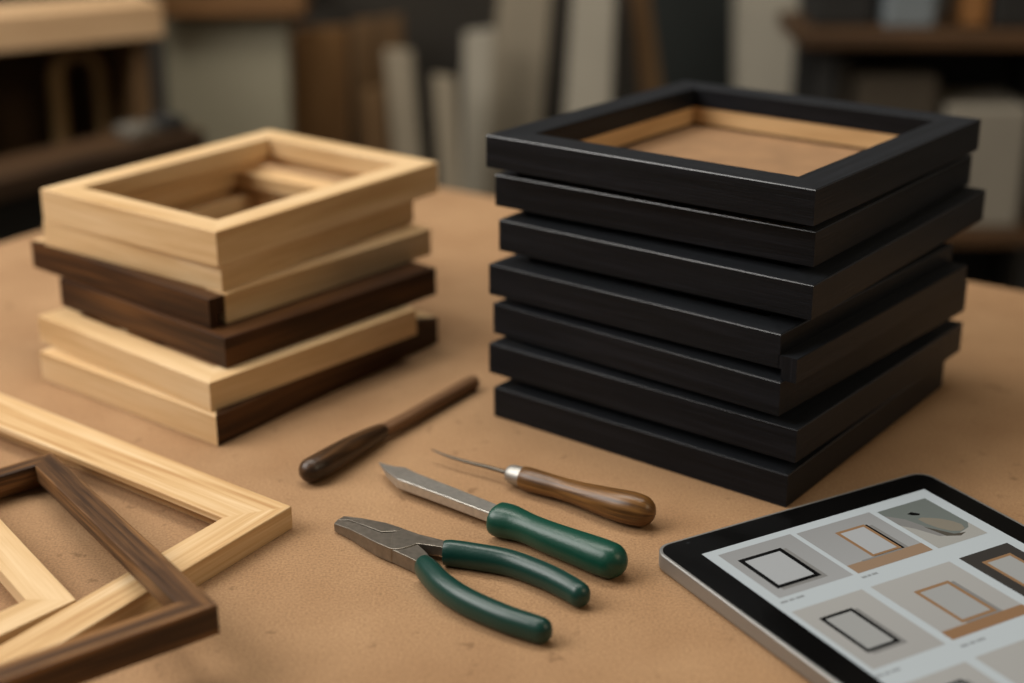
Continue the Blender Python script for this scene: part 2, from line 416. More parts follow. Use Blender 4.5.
# dark frame leaning over the near rail of the large one
t2 = .0178
Pf = at(51.7, 452, t2); Pl = at(0, 467.6, t2)
dfar = xy(Pl - Pf).normalized(); nrm = Vector((-dfar.y, dfar.x, 0))
if nrm.dot(xy(Vector((0, 0, 0)) - Pf)) < 0: nrm = -nrm
slope = .0162 / .176
h = .0255
Nn = at(217.6, 605.3, h + t2); N2 = at(0, 681.5, h + t2 + .000)
dn = xy(N2 - Nn).normalized()
Pf, Nn = xy(Pf), xy(Nn)
C = [Pf, Pf + dfar * .20, Nn + dn * .20, Nn]
zf2 = lambda x, y: max(0, slope * nrm.dot(Vector((x, y, 0)) - Pf)) + .0001
base = (C[0] + C[2]) / 2
fr = thing('wooden_picture_frame', 'dark walnut picture frame leaning across the large pale frame, at the left edge', 'picture frame', base)
build_frame(fr, C, [.0155, .02, .0175, .0165], t2, .011, .005, [WALNUT] * 4, zf2, base, .0008)
# small pale frame inside its opening
t3 = .0150
Cc = at(77.5, 599.4, t3); U = at(0, 517, t3); NN = at(0, 636, t3)
du, dn = xy(U - Cc).normalized(), xy(NN - Cc).normalized()
Cc = xy(Cc) + du * .0006 + dn * .0006
C = [Cc, Cc + du * .165, Cc + du * .165 + dn * .09, Cc + dn * .09]
base = (C[0] + C[2]) / 2
fr = thing('wooden_picture_frame', 'small pale frame at the left edge, lying inside the opening of the dark frame', 'picture frame', base)
build_frame(fr, C, [.0225, .02, .02, .0215], t3, .009, .004, [LIGHT] * 4, lambda x, y: 0, base, .0006)

# ------------------------------------------------------------------ pliers
base = xy(at(455, 565)); 
pl = thing('pliers', 'combination pliers with grey steel jaws and two dark green dipped handles', 'pliers', base)
def pxs(lst): return [xy(at(u, v, zt)) for u, v, zt in lst], [zt for _, _, zt in lst]
jawA, zA = pxs([(333.9, 523.4, .0068), (349.3, 528.9, .0085), (362.5, 535.4, .0098), (376.4, 542.5, .0106), (390.3, 548.3, .0108), (396, 549.0, .0108), (396.5, 532, .0108), (381.5, 532.6, .0108), (365, 526.4, .0100), (349, 520.6, .0085), (337, 519.9, .0070)])
joint, zJ = pxs([(390.3, 548.4, .0109), (397, 548.8, .0109), (404, 547.6, .0109), (411, 545.6, .0109), (416.7, 543.2, .0109), (440, 546.6, .0108), (452, 550, .0108), (456, 544.5, .0108), (441, 539.4, .0108), (419.6, 534.2, .0109), (402, 528, .0109), (397, 530.5, .0109), (392, 533.5, .0109)])
me = join([prism(jawA, .0012, zA, .0004, base, cuts=((1, 9), (2, 8), (3, 7))), prism(joint, .0045, zJ, .0004, base)], 'jaw')
link('jaw', me, pl, mats=[PLIER_STEEL])
jawB, zB = pxs([(337.2, 519.6, .0070), (344.2, 515.8, .0075), (362.5, 518.0, .0098), (385.9, 522.5, .0107), (402, 527.7, .0108), (396.6, 531, .0108), (381.8, 531.8, .0108), (365.2, 525.7, .0100), (349.3, 519.9, .0085)])
under, zU = pxs([(390.6, 548.6, .0044), (396.7, 531.5, .0044), (402, 528, .0044), (417, 535.5, .0044), (420, 549, .0044), (418, 560, .0044)])
tang, zT = pxs([(390.8, 548.9, .0102), (417.4, 561.2, .0102), (434, 571.5, .0102), (434, 562, .0102), (427, 552.6, .0102), (418, 544.2, .0102), (411, 546.2, .0102), (404, 548.2, .0102), (397, 549.2, .0102)])
me = join([prism(jawB, .0012, zB, .0004, base, cuts=((1, 8), (2, 7), (3, 6))), prism(under, .0012, zU, .0002, base), prism(tang, .0012, zT, .0004, base)], 'jaw')
link('jaw', me, pl, mats=[PLIER_STEEL])
def path(lst): return [tuple(at(u, v, zc)) + (rh, rv) for u, v, zc, rh, rv in lst]
keys = path([(444, 552.5, .0085, .0060, .0075), (452, 553.2, .0085, .0066, .0082), (475, 556.5, .0084, .0068, .0082), (510, 563, .0082, .0070, .0080), (545, 576, .0080, .0070, .0078), (568, 587.6, .0078, .0068, .0076), (579, 594.4, .0077, .0066, .0075)])
link('grip', sweep(keys, base, expo=2.15, name='grip'), pl, mats=[GREEN_DARK])
keys = path([(423.5, 566.5, .0085, .0058, .0076), (429.5, 572.8, .0085, .0067, .0083), (443, 586.5, .0084, .0070, .0083), (466, 601.5, .0082, .0070, .0081), (501, 617, .0080, .0070, .0078), (526, 625.6, .0079, .0069, .0077), (540.5, 630.2, .0078, .0067, .0076)])
link('grip', sweep(keys, base, expo=2.15, name='grip'), pl, mats=[GREEN_DARK])

# ------------------------------------------------------------------ green-handled blade
base = xy(at(500, 520))
kn = thing('scraper_knife', 'stout steel blade with a pointed hooked tip and a thick bright green handle', 'knife', base)
hz = .0108
zt = .0115
top, zz = pxs([(378.5, 461.6, .0078), (386.5, 471.3, .0098), (397, 478.6, zt), (445, 496.2, zt), (490, 513.2, zt), (505, 519, zt), (513, 511, zt), (498, 504.6, zt), (455, 487.5, zt), (418, 473.2, zt), (405, 466.9, .0106), (395, 466.0, .0098), (386.5, 463.9, .0088)])
bot = [.0066, .0052, .0045, .0045, .0045, .0045, .0045, .0045, .0045, .0045, .0045, .0050, .0058]
link('blade', prism(top, bot, zz, .0007, base, cuts=((2, 9), (2, 10), (1, 11), (1, 12))), kn, mats=[STEEL])
keys = path([(495.6, 518.2, hz, .0072, .0072), (496.4, 518.4, hz, .0096, .0092), (499, 519.2, hz, .0112, .0103), (509, 521.6, hz, .0112, .0104), (519, 525, hz, .0098, .0098), (530, 529.4, hz, .0090, .0094), (548, 537, hz, .0093, .0097), (572, 546, hz, .0099, .0102), (598, 555.8, hz, .0108, .0108), (610, 560.3, hz, .0106, .0106)])
link('handle', sweep(keys, base, expo=2.2, name='handle'), kn, mats=[GREEN])

# ------------------------------------------------------------------ awl
base = xy(at(560, 490))
aw = thing('awl', 'awl with a thin curved steel spike, silver ferrule and turned brown wooden handle', 'awl', base)
keys = path([(431.5, 449.4, .0085, .0004, .0004), (440, 453.2, .0082, .0007, .0007), (452, 457.6, .0080, .0010, .0010), (470, 462.7, .0080, .0012, .0012), (490, 467.8, .0080, .0014, .0014), (512, 474, .0082, .0015, .0015)])
link('spike', sweep(keys, base, n=14, name='spike', round_end=False), aw, mats=[NEEDLE])
keys = path([(508.2, 473.0, .0082, .0035, .0035), (509.2, 473.3, .0082, .0052, .0052), (511.5, 474.0, .0083, .0062, .0062), (516, 475.4, .0084, .0066, .0066), (521, 476.9, .0085, .0067, .0067), (523.5, 477.6, .0085, .0067, .0067)])
link('ferrule', sweep(keys, base, name='ferrule', sub=4, round_end=False), aw, mats=[FERRULE])
keys = path([(522.5, 477.4, .0086, .0068, .0068), (524, 477.8, .0086, .0076, .0076), (532, 480.2, .0088, .0080, .0080), (546, 484.2, .0090, .0077, .0077), (562, 488.6, .0092, .0074, .0074), (580, 494, .0098, .0079, .0079), (600, 500, .0104, .0092, .0092), (620, 505.6, .0110, .0104, .0104), (632, 508.4, .0112, .0106, .0106), (640, 510.4, .0110, .0102, .0102)])
link('handle', sweep(keys, base, name='handle'), aw, mats=[AWLWOOD])

# ------------------------------------------------------------------ dark wooden tool
base = xy(at(385, 430))
ct = thing('wooden_burnishing_tool', 'dark wooden hand tool with a bulbous handle and long slim brown shaft, behind the blade', 'hand tool', base)
keys = path([(311.5, 470, .0092, .0086, .0086), (320, 466, .0092, .0090, .0090), (334, 458, .0090, .0089, .0089), (349, 449.3, .0087, .0084, .0084), (362, 442, .0084, .0076, .0076), (373, 435.8, .0078, .0066, .0066), (381, 431.5, .0074, .0056, .0056)])
link('handle', sweep(keys, base, name='handle', round_start=True, round_end=True), ct, mats=[TOOLWOOD])
keys = path([(372, 436.5, .0070, .0050, .0038), (390, 427.6, .0068, .0050, .0042), (407, 418.8, .0066, .0050, .0044), (440, 400.5, .0060, .0050, .0046), (466, 386, .0058, .0052, .0050), (474.5, 381.6, .0058, .0050, .0048)])
link('shaft', sweep(keys, base, n=20, expo=3.0, name='shaft', round_end=False), ct, mats=[SHAFTWOOD])

# ------------------------------------------------------------------ tablet
TZ = .0115; TA = .5150; KS = (S - TZ) / (S - .008)
TO = Vector((.08482, .83718, 0)) * KS; T1 = Vector((math.cos(TA), math.sin(TA), 0)); T2 = Vector((math.sin(TA), -math.cos(TA), 0))
TWd, THt = .2170 * KS, .2830 * KS
base = TO + T1 * TWd / 2 + T2 * THt / 2
tb = thing('tablet_computer', 'silver tablet lying on the bench, screen showing a grid of frame pictures', 'tablet', base)
def TL(a, b, z=0.0): return TO + T1 * a + T2 * b + Vector((0, 0, z)) - base
def rrect(x0, x1, y0, y1, r, n=8):
    pts = []
    for cx, cy, a0 in ((x1 - r, y1 - r, 0), (x0 + r, y1 - r, 90), (x0 + r, y0 + r, 180), (x1 - r, y0 + r, 270)):
        for k in range(n + 1):
            a = math.radians(a0 + 90 * k / n); pts.append((cx + r * math.cos(a), cy + r * math.sin(a)))
    return pts
R = .0118
def loops_mesh(levels, cap_top=True, name='body'):
    verts, faces = [], []; n = None
    for off, zz in levels:
        L = rrect(off - .0006, TWd - off, off - .0010, THt - off, R - off * .8); n = len(L)
        verts += [TL(a, b, zz) for a, b in L]
    for i in range(len(levels) - 1):
        for j in range(n):
            faces.append((i * n + j, i * n + (j + 1) % n, (i + 1) * n + (j + 1) % n, (i + 1) * n + j))
    faces.append(tuple(range(n)))
    if cap_top: faces.append(tuple(range((len(levels) - 1) * n, len(levels) * n)))
    me = mesh_from(name, verts, faces); fix_normals(me); return me
link('body', loops_mesh([(.0018, .0002), (.0006, .0009), (0, .0022), (0, TZ - .0007), (.0003, TZ - .0002), (.0007, TZ), (.0019, TZ), (.0020, TZ - .0004)]), tb, mats=[ALU])
gl = link('front_glass', loops_mesh([(.0021, TZ - .0006), (.0021, TZ - .0001), (.0024, TZ + .0001)], name='front_glass'), tb, mats=[GLASSBLACK])
def emat(name, c, e=.36, rough=.25):
    m, nt, b = new_mat(name)
    b.inputs['Base Color'].default_value = tuple(x * .25 for x in c[:3]) + (1,)
    b.inputs['Emission Color'].default_value = c; b.inputs['Emission Strength'].default_value = e
    b.inputs['Roughness'].default_value = rough; b.inputs['Specular IOR Level'].default_value = .4
    return m
def emat_grad(name, c0, c1, e=.36):
    m = emat(name, c0, e); nt = m.node_tree; b = nt.nodes['Principled BSDF']
    uv = N(nt, 'ShaderNodeUVMap'); uv.uv_map = 'UVMap'; sp = N(nt, 'ShaderNodeSeparateXYZ'); rp = N(nt, 'ShaderNodeValToRGB')
    rp.color_ramp.elements[0].color = c0; rp.color_ramp.elements[1].color = c1
    nt.links.new(uv.outputs[0], sp.inputs[0]); nt.links.new(sp.outputs[1], rp.inputs['Fac']); nt.links.new(rp.outputs['Color'], b.inputs['Emission Color'])
    return m
M_PAGE = emat('screen_page', rgb(214, 222, 224))
M_TILE = emat_grad('tile_grey', rgb(172, 172, 170), rgb(190, 190, 188))
M_TILE2 = emat_grad('tile_warm_grey', rgb(194, 192, 186), rgb(184, 182, 178))
M_PAPER = emat('tile_paper', rgb(196, 198, 198)); M_PAPER2 = emat('tile_paper_dim', rgb(184, 184, 180))
M_BLK = emat('tile_black', rgb(16, 16, 16)); M_DGREY = emat('tile_charcoal', rgb(70, 66, 62)); M_SHAD = emat('tile_shade', rgb(150, 148, 144))
M_OAK = emat('tile_oak', rgb(168, 130, 94)); M_OAKTOP = emat('tile_shelf', rgb(172, 143, 116)); M_OAKTOP2 = emat('tile_shelf_brown', rgb(166, 128, 94))
M_GRN = emat('tile_green_grey', rgb(128, 134, 128)); M_CLOTH = emat('tile_cloth', rgb(186, 184, 176)); M_PEAR = emat('tile_pear', rgb(154, 146, 130)); M_PEARD = emat('tile_pear_shade', rgb(96, 90, 80)); M_CAP = emat('caption_grey', rgb(168, 172, 172))
mm = .001 * KS
SCR = (20.5, 21.0, 197.5, 262.5)
def flat(polys, z, name, parent, quad_uv=True):
    """polys: list of (material, [(a, b) mm...]) stacked a hair apart"""
    verts, faces, idx, uvs, mats = [], [], [], [], []
    for q, (m, pts) in enumerate(polys):
        if m not in mats: mats.append(m)
        s = len(verts); zz = z + q * .00002
        x0 = min(p[0] for p in pts); x1 = max(p[0] for p in pts); y0 = min(p[1] for p in pts); y1 = max(p[1] for p in pts)
        verts += [TL(a * mm, b * mm, zz) for a, b in pts]
        faces.append(tuple(range(s, len(verts)))[::-1]); idx.append(mats.index(m))
        uvs.append([((p[0] - x0) / (x1 - x0), (p[1] - y0) / (y1 - y0)) for p in pts][::-1])
    me = mesh_from(name, verts, faces, uvs, mat_idx=idx)
    bm = bmesh.new(); bm.from_mesh(me)
    for f in bm.faces:
        f.normal_update()
        if f.normal.z < 0: f.normal_flip()
    bm.to_mesh(me); bm.free()
    return link(name, me, parent, mats=mats)
Z0 = TZ + .00018
rect = lambda x0, y0, x1, y1: [(x0, y0), (x1, y0), (x1, y1), (x0, y1)]
scr = flat([(M_PAGE, rect(*SCR))], Z0, 'screen', tb); scr['label'] = 'lit pale grey catalogue page'
cam = flat([(plain('camera_dot', rgb(40, 42, 46), .2), [(21.7 + .9 * math.cos(i * .5236), 5.6 + .9 * math.sin(i * .5236)) for i in range(12)])], Z0, 'front_camera', tb)
def framed(x0, y0, x1, y1, w, m, paper, shadow=None):
    out = []
    if shadow: out.append((shadow, [(x0 + 1.5, y0 + 1.5), (x1 + 2.6, y0 + 2), (x1 + 2.6, y1 + 2.6), (x0 + 2, y1 + 2.6)]))
    return out + [(m, rect(x0, y0, x1, y1)), (paper, rect(x0 + w, y0 + w, x1 - w, y1 - w))]
ZT = Z0 + .00006
def thumb(polys, label, cap=None):
    o = flat(polys, ZT, 'thumbnail', scr); o['label'] = label
    if cap:
        x, y, ln = cap; ps = []
        xx = x
        for wd in (.30, .22, .34):
            ps.append((M_CAP, rect(xx, y, xx + ln * wd, y + 2.0))); xx += ln * (wd + .06)
        flat(ps, ZT, 'caption', scr)
thumb([(M_TILE, rect(28, 27, 82.5, 85))] + framed(34.2, 38, 66.3, 76, 3.1, M_BLK, M_PAPER, M_SHAD), 'thumbnail of a thin black frame', (25.5, 88.5, 17))
thumb([(M_TILE, rect(86, 28.5, 144.2, 85.2))] + framed(108, 40.5, 131.6, 74.5, 2.4, M_BLK, M_PAPER, M_SHAD) + [(M_OAK, rect(107, 39.6, 130, 73.8)), (M_PAPER, rect(109.4, 42, 127.8, 71.8)), (M_OAKTOP, rect(86, 75, 144.2, 85.2)), (M_SHAD, rect(98, 74.2, 129, 75.6))],
      'thumbnail of an oak frame on a shelf', (84.5, 89, 12))
pear = [(164, 51), (167.5, 50.2), (171.5, 53), (176.5, 57), (181, 63), (183, 69), (181, 74), (176.5, 75.5), (171, 72.5), (167, 66), (164.6, 58)]
thumb([(M_GRN, rect(148.5, 31, 188.5, 85.5)), (M_SHAD, [(148.5, 37), (157, 47), (163, 66), (168, 74), (156, 85.5), (148.5, 85.5)]), (M_CLOTH, [(148.5, 52), (154, 60), (160, 74), (170, 78), (184, 74), (188.5, 69), (188.5, 85.5), (148.5, 85.5)]),
       (M_PEARD, [(160, 60), (164, 66), (170, 76), (178, 78), (172, 80), (164, 76)]), (M_PEAR, pear), (M_BLK, [(163, 42.5), (167, 41.5), (170.5, 46), (168.5, 47.4), (164.5, 45)])], 'thumbnail of a pear on pale cloth')
thumb([(M_TILE2, rect(24.5, 100, 75.5, 167))] + framed(33.2, 113, 56.6, 153, 2.6, M_BLK, M_PAPER2, M_SHAD), 'thumbnail of a narrow black frame', (20.8, 172, 17))
thumb([(M_TILE2, rect(81.5, 100.4, 142.5, 166))] + framed(99, 116.8, 125.4, 155.4, 2.6, M_OAK, M_PAPER2, M_SHAD) + [(M_OAKTOP2, rect(81.5, 157, 142.5, 166))], 'thumbnail of an oak frame above a brown shelf', (80.5, 172, 18))
thumb([(M_DGREY, rect(150, 100.4, 189.5, 166))] + framed(158.4, 110.5, 181.5, 152, 2.4, M_OAK, M_PAPER2), 'thumbnail of an oak frame on charcoal', (150, 172, 16))
thumb([(M_TILE2, rect(20.5, 184.8, 72, 250))] + framed(36, 196, 58, 238, 2.6, M_BLK, M_PAPER2, M_SHAD), 'thumbnail of a black frame in the lowest row')
thumb([(M_TILE2, rect(79, 184.3, 142.5, 250))] + framed(100, 200, 124, 240, 2.6, M_BLK, M_PAPER2, M_SHAD), 'thumbnail of a black frame in the lowest row middle')
thumb([(M_TILE, rect(150, 184, 189.5, 250))] + framed(158, 196, 180, 236, 2.4, M_OAK, M_PAPER2), 'thumbnail of an oak frame in the lowest row')

# ------------------------------------------------------------------ the workshop behind
FL = -.90; WY = 3.15
def struct(name, me, mat):
    o = link(name, me, mats=[mat]); o['kind'] = 'structure'; return o
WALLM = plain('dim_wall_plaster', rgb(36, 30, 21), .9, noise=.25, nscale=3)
struct('floor', mesh_from('floor', [(-3.5, -2.5, FL), (3.5, -2.5, FL), (3.5, WY + .1, FL), (-3.5, WY + .1, FL)], [(0, 1, 2, 3)]), plain('concrete_floor', rgb(70, 64, 56), .8, noise=.2, nscale=6))
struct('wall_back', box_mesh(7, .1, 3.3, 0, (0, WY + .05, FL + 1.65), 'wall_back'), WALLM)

def board_thing(name, label, cat, mat, quad, Y, th=.03, group=None, axis=Vector((0, 0, 1))):
    """upright board: quad = four pixel points (top-left, top-right, bottom-right, bottom-left at v=~190) on the plane Y, carried on down to the floor"""
    tl, tr, br, bl = [onY(u, v, Y) for u, v in quad]
    def down(p, q):
        t = (FL + .002 - p.z) / (q.z - p.z); r = p + (q - p) * t; r.z = FL + .002; return r
    bl, br = down(tl, bl), down(tr, br)
    P = [bl, br, tr, tl]
    base = (bl + br) / 2
    bm = bmesh.new()
    f0 = [bm.verts.new(p - base) for p in P]; f1 = [bm.verts.new(p + Vector((0, th, 0)) - base) for p in P]
    bm.faces.new(f0); bm.faces.new(f1[::-1])
    for i in range(4): bm.faces.new((f0[i], f1[i], f1[(i + 1) % 4], f0[(i + 1) % 4]))
    bmesh.ops.recalc_face_normals(bm, faces=bm.faces)
    bmesh.ops.bevel(bm, geom=list(bm.edges), offset=.003, segments=2, affect='EDGES')
    me = bpy.data.meshes.new(name); bm.to_mesh(me); bm.free(); add_uv_box(me, axis)
    return tag(link(name, me, loc=base, mats=[mat]), label, cat, group)
GREIGE = plain('grey_painted_panel', rgb(146, 138, 116), .7, noise=.06, nscale=5)
BEIGE = plain('beige_board', rgb(134, 122, 102), .7, noise=.08, nscale=6)
BEIGE2 = plain('pale_grey_board', rgb(150, 142, 126), .7, noise=.08, nscale=6)
BROWNB = wood('brown_board', rgb(98, 68, 38), rgb(116, 83, 48), rgb(130, 96, 60), band=(3, 12), fine=(6, 80), bump=.05)
BROWND = wood('dull_brown_board', rgb(84, 62, 38), rgb(102, 76, 48), rgb(114, 88, 58), band=(3, 12), fine=(6, 80), bump=.05)
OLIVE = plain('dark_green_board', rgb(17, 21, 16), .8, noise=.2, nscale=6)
SHELFDIM = wood('dim_shelf_wood', rgb(46, 31, 17), rgb(64, 44, 25), rgb(84, 58, 34), band=(3, 20), fine=(6, 120))
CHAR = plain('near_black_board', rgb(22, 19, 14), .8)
SHELFLIGHT = wood('pale_shelf_wood', rgb(176, 142, 104), rgb(196, 160, 120), rgb(208, 176, 138), band=(3, 20), fine=(6, 120))
SHELFBROWN = wood('brown_shelf_wood', rgb(84, 58, 32), rgb(106, 74, 42), rgb(126, 88, 52), band=(3, 20), fine=(6, 120))

board_thing('cabinet_panel', 'plain grey-beige panel standing behind the wooden stack, right of the shelf', 'panel', GREIGE, [(163, 17), (287, 10), (292, 190), (172, 190)], 2.75, .04)
board_thing('wooden_board', 'wide warm brown board leaning at the wall, right of the grey panel', 'board', BROWNB, [(292, 30), (348, 28), (350, 190), (292, 190)], 2.9, .03, 'boards leaning at the back wall')
board_thing('wooden_board', 'narrow dull brown board with a low top, between brown and beige boards', 'board', BROWND, [(362, 92), (386, 88), (392, 190), (366, 190)], 2.85, .025, 'boards leaning at the back wall')
board_thing('wooden_board', 'tall dark brown board behind the low beige ones', 'board', BROWND, [(352, 22), (402, 16), (410, 190), (356, 190)], 3.02, .025, 'boards leaning at the back wall')
board_thing('wooden_board', 'beige board with a slanted edge, first of the pale boards from the left', 'board', BEIGE, [(384, 50), (412, 52), (424, 190), (396, 190)], 2.8, .025, 'boards leaning at the back wall')
board_thing('wooden_board', 'slim beige board with the lowest top, second pale board from the left', 'board', BEIGE, [(432, 76), (456, 80), (462, 190), (440, 190)], 2.75, .025, 'boards leaning at the back wall')
board_thing('wooden_board', 'beige board with a top just below the photo edge, left of the wide one', 'board', BEIGE2, [(464, 34), (494, 30), (488, 190), (462, 190)], 2.85, .025, 'boards leaning at the back wall')
board_thing('wooden_board', 'wide pale board rising out of view, leaning right behind the black stack', 'board', BEIGE, [(505, -60), (556, -60), (536, 190), (478, 190)], 2.95, .03, 'boards leaning at the back wall')
board_thing('wooden_board', 'palest grey board standing nearly upright, above the left of the black stack', 'board', BEIGE2, [(577, -60), (618, -60), (608, 190), (560, 190)], 2.75, .03, 'boards leaning at the back wall')
board_thing('wooden_board', 'dull brown board leaning left, right of the palest grey board', 'board', BROWND, [(624, -60), (642, -60), (676, 190), (650, 190)], 2.85, .03, 'boards leaning at the back wall')
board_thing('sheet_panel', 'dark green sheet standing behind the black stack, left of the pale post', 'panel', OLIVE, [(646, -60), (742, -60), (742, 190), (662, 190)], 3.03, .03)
board_thing('post', 'pale beige square post behind the black stack', 'post', BEIGE2, [(740, -80), (800, -80), (800, 190), (740, 190)], 2.78, .1)

# shelving unit at the left
zt_ = onY(165, 37, 2.35).z
pr = at(165, 37, zt_); pl_ = at(0, 53, zt_); ds = xy(pl_ - pr).normalized(); dk = Vector((-ds.y, ds.x, 0))
if dk.y < 0: dk = -dk
pr = xy(pr); LEN = .85; DEP = .34; BT = .052
def obox(o, a0, a1, b0, b1, z0, z1, base, bev=.003, axis=None, u=None, w=None):
    u = u or ds; w = w or dk
    me = prism([o + u * a0 + w * b0, o + u * a1 + w * b0, o + u * a1 + w * b1, o + u * a0 + w * b1], z0, z1, bev, base)
    add_uv_box(me, axis or u); return me
sb_ = Vector((pr.x, pr.y, FL)) + ds * LEN / 2 + dk * DEP / 2
sh = thing('shelving_unit', 'shelving unit with a pale wooden top board, behind the mixed wood stack', 'shelf', sb_)
link('shelf_board', obox(pr, 0, LEN, 0, DEP, zt_, zt_ + BT, sb_), sh, mats=[SHELFLIGHT])
link('side_panel', obox(pr, .02, .045, .02, DEP, FL, zt_, sb_, axis=Vector((0, 0, 1))), sh, mats=[BROWND])
link('side_panel', obox(pr, LEN - .045, LEN - .02, .02, DEP, FL, zt_, sb_, axis=Vector((0, 0, 1))), sh, mats=[BROWND])
link('back_panel', obox(pr, .045, LEN - .045, DEP - .02, DEP, FL, zt_, sb_), sh, mats=[BROWND])
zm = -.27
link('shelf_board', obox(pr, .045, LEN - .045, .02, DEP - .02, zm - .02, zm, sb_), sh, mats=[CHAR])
# things on the pale top board
zz = zt_ + BT
b_ = pr + ds * .3 + dk * .2
me = obox(pr, .02, .42, .10, .20, zz, zz + .02, b_ + Vector((0, 0, zz)))
tag(link('wooden_strip', me, loc=b_ + Vector((0, 0, zz)), mats=[CHAR]), 'dark strip lying along the pale top board of the shelving unit', 'strip')
me = obox(pr, -.01, .50, .205, .33, zz, zz + .06, b_ + Vector((0, 0, zz)))
tag(link('timber_block', me, loc=b_ + Vector((0, 0, zz)), mats=[SHELFBROWN]), 'brown timber block behind the dark strip on the pale top board', 'timber')
# things standing on the dark middle shelf
def shelf_item(name, label, cat, a0, a1, b0, b1, z0, z1, mat, bev=.004):
    base = pr + ds * (a0 + a1) / 2 + dk * (b0 + b1) / 2 + Vector((0, 0, z0))
    return tag(link(name, obox(pr, a0, a1, b0, b1, z0, z1, base, bev), loc=base, mats=[mat]), label, cat)
shelf_item('storage_box', 'long dark grey-brown box inside the left shelving unit', 'box', .15, .62, .06, .18, zm + .001, zm + .12, plain('dusky_box', rgb(58, 50, 36), .7))
shelf_item('storage_box', 'black box behind the long one, inside the left shelving unit', 'box', .22, .70, .19, .30, zm + .001, zm + .17, CHAR)
# bent wooden hoop hanging in the shelf
hb = pr + ds * .058 + dk * .13 + Vector((0, 0, zm + .001))
keys = []
for k in range(13):
    a = math.radians(180 * k / 12)
    p = hb + ds * (.04 + .035 * math.cos(a)) + Vector((0, 0, .25 + .035 * math.sin(a))); keys.append((p.x, p.y, p.z, .012, .012))
keys = [tuple(hb + ds * .075)[:2] + (zm + .001, .012, .012)] + keys + [tuple(hb + ds * .005)[:2] + (zm + .001, .012, .012)]
def tube(keys, base, r, n=12):
    cu = bpy.data.curves.new('tube', 'CURVE'); cu.dimensions = '3D'; cu.bevel_depth = r; cu.bevel_resolution = 3; cu.use_fill_caps = True
    s = cu.splines.new('POLY'); s.points.add(len(keys) - 1)
    for q, k in zip(s.points, keys): q.co = (k[0] - base.x, k[1] - base.y, k[2] - base.z, 1)
    o = bpy.data.objects.new('tmp', cu); col.objects.link(o)
    dg = bpy.context.evaluated_depsgraph_get(); me = bpy.data.meshes.new_from_object(o.evaluated_get(dg))
    bpy.data.objects.remove(o); return me
tag(link('bentwood_hoop', tube(keys, hb, .013), loc=hb, mats=[plain('bent_wood', rgb(158, 126, 82), .6)]), 'bent wooden hoop standing upright inside the left shelving unit', 'hoop')

# low bench in front of the shelving unit
zl = onY(207, 148, 2.3).z
q0 = at(207, 150, zl); q1 = at(0, 203, zl); u2 = xy(q1 - q0).normalized(); w2 = Vector((-u2.y, u2.x, 0))
if w2.y < 0: w2 = -w2
q0 = xy(q0)
lb = Vector((q0.x, q0.y, FL)) + u2 * .5 + w2 * .05
lw = thing('low_bench', 'low brown plank bench in front of the shelving unit, behind the mixed wood stack', 'bench', lb)
link('plank', obox(q0, 0, 1.0, 0, .10, zl, zl + .032, lb, .004, u=u2, w=w2), lw, mats=[SHELFDIM])
for a in (.04, .9):
    link('leg', obox(q0, a, a + .05, .02, .08, FL, zl, lb, .003, axis=Vector((0, 0, 1)), u=u2, w=w2), lw, mats=[CHAR])
link('front_panel', obox(q0, .09, .9, .03, .05, FL + .1, zl, lb, .002, u=u2, w=w2), lw, mats=[CHAR])
gb = q0 + u2 * .0925 + w2 * .05 + Vector((0, 0, zl + .032))
tag(link('tin', obox(q0, .07, .115, .02, .07, zl + .032, zl + .05, gb, .006, u=u2, w=w2), loc=gb, mats=[plain('grey_tin', rgb(92, 86, 76), .5, noise=.1)]), 'small grey tin on the low plank bench', 'tin')
gb = q0 + u2 * .04 + w2 * .05 + Vector((0, 0, zl + .032))
tag(link('block', obox(q0, .015, .058, .02, .07, zl + .032, zl + .052, gb, .006, u=u2, w=w2), loc=gb, mats=[CHAR]), 'small black block at the right end of the low plank bench', 'block')
# beam above the grey panel
bm0 = onY(166, 23, 2.70); bm1 = onY(296, 15, 2.70)
zb = (bm0.z + bm1.z) / 2
me = box_mesh(bm1.x - bm0.x + .03, .10, .06, .004, (0, 0, .03))
cb = Vector(((bm0.x + bm1.x) / 2, 2.76, zb + .002))
cx = thing('wall_bracket_shelf', 'dark brown plank shelf on brackets above the grey-beige panel', 'shelf', cb)
link('plank', me, cx, mats=[SHELFBROWN])
for sx in (-.1, .1):
    link('bracket', box_mesh(.02, .36, .02, .002, (sx, .20, -.012)), cx, mats=[CHAR])

# right-hand shelving
Yr = 2.45; RD = .22
a0 = onY(800, 42, Yr); zr = a0.z
ax, bx = onY(800, 42, Yr).x, onY(1100, 55, Yr).x
rb = Vector(((ax + bx) / 2, Yr + RD / 2, FL))
rs = thing('shelving_unit', 'open dark shelving unit with brown boards, behind the right of the black stack', 'shelf', rb)
def rbox(x0, x1, y0, y1, z0, z1, axis=None, bev=.003):
    return box_mesh(x1 - x0, y1 - y0, z1 - z0, bev, ((x0 + x1) / 2 - rb.x, (y0 + y1) / 2 - rb.y, (z0 + z1) / 2 - rb.z), axis=axis)
zlow = onY(985, 240, Yr).z
link('shelf_board', rbox(ax, bx, Yr, Yr + RD, zr - .012, zr + .014), rs, mats=[SHELFDIM])
link('shelf_board', rbox(ax, bx, Yr, Yr + RD, zlow - .012, zlow + .014), rs, mats=[SHELFDIM])
for x in (ax + .035, bx - .06):
    for y in (Yr + .02, Yr + RD - .05):
        link('upright', rbox(x, x + .03, y, y + .03, FL, zr - .012, Vector((0, 0, 1))), rs, mats=[CHAR])
link('back_panel', rbox(ax + .03, bx - .03, Yr + RD - .018, Yr + RD - .002, FL + .1, zr - .012), rs, mats=[CHAR])
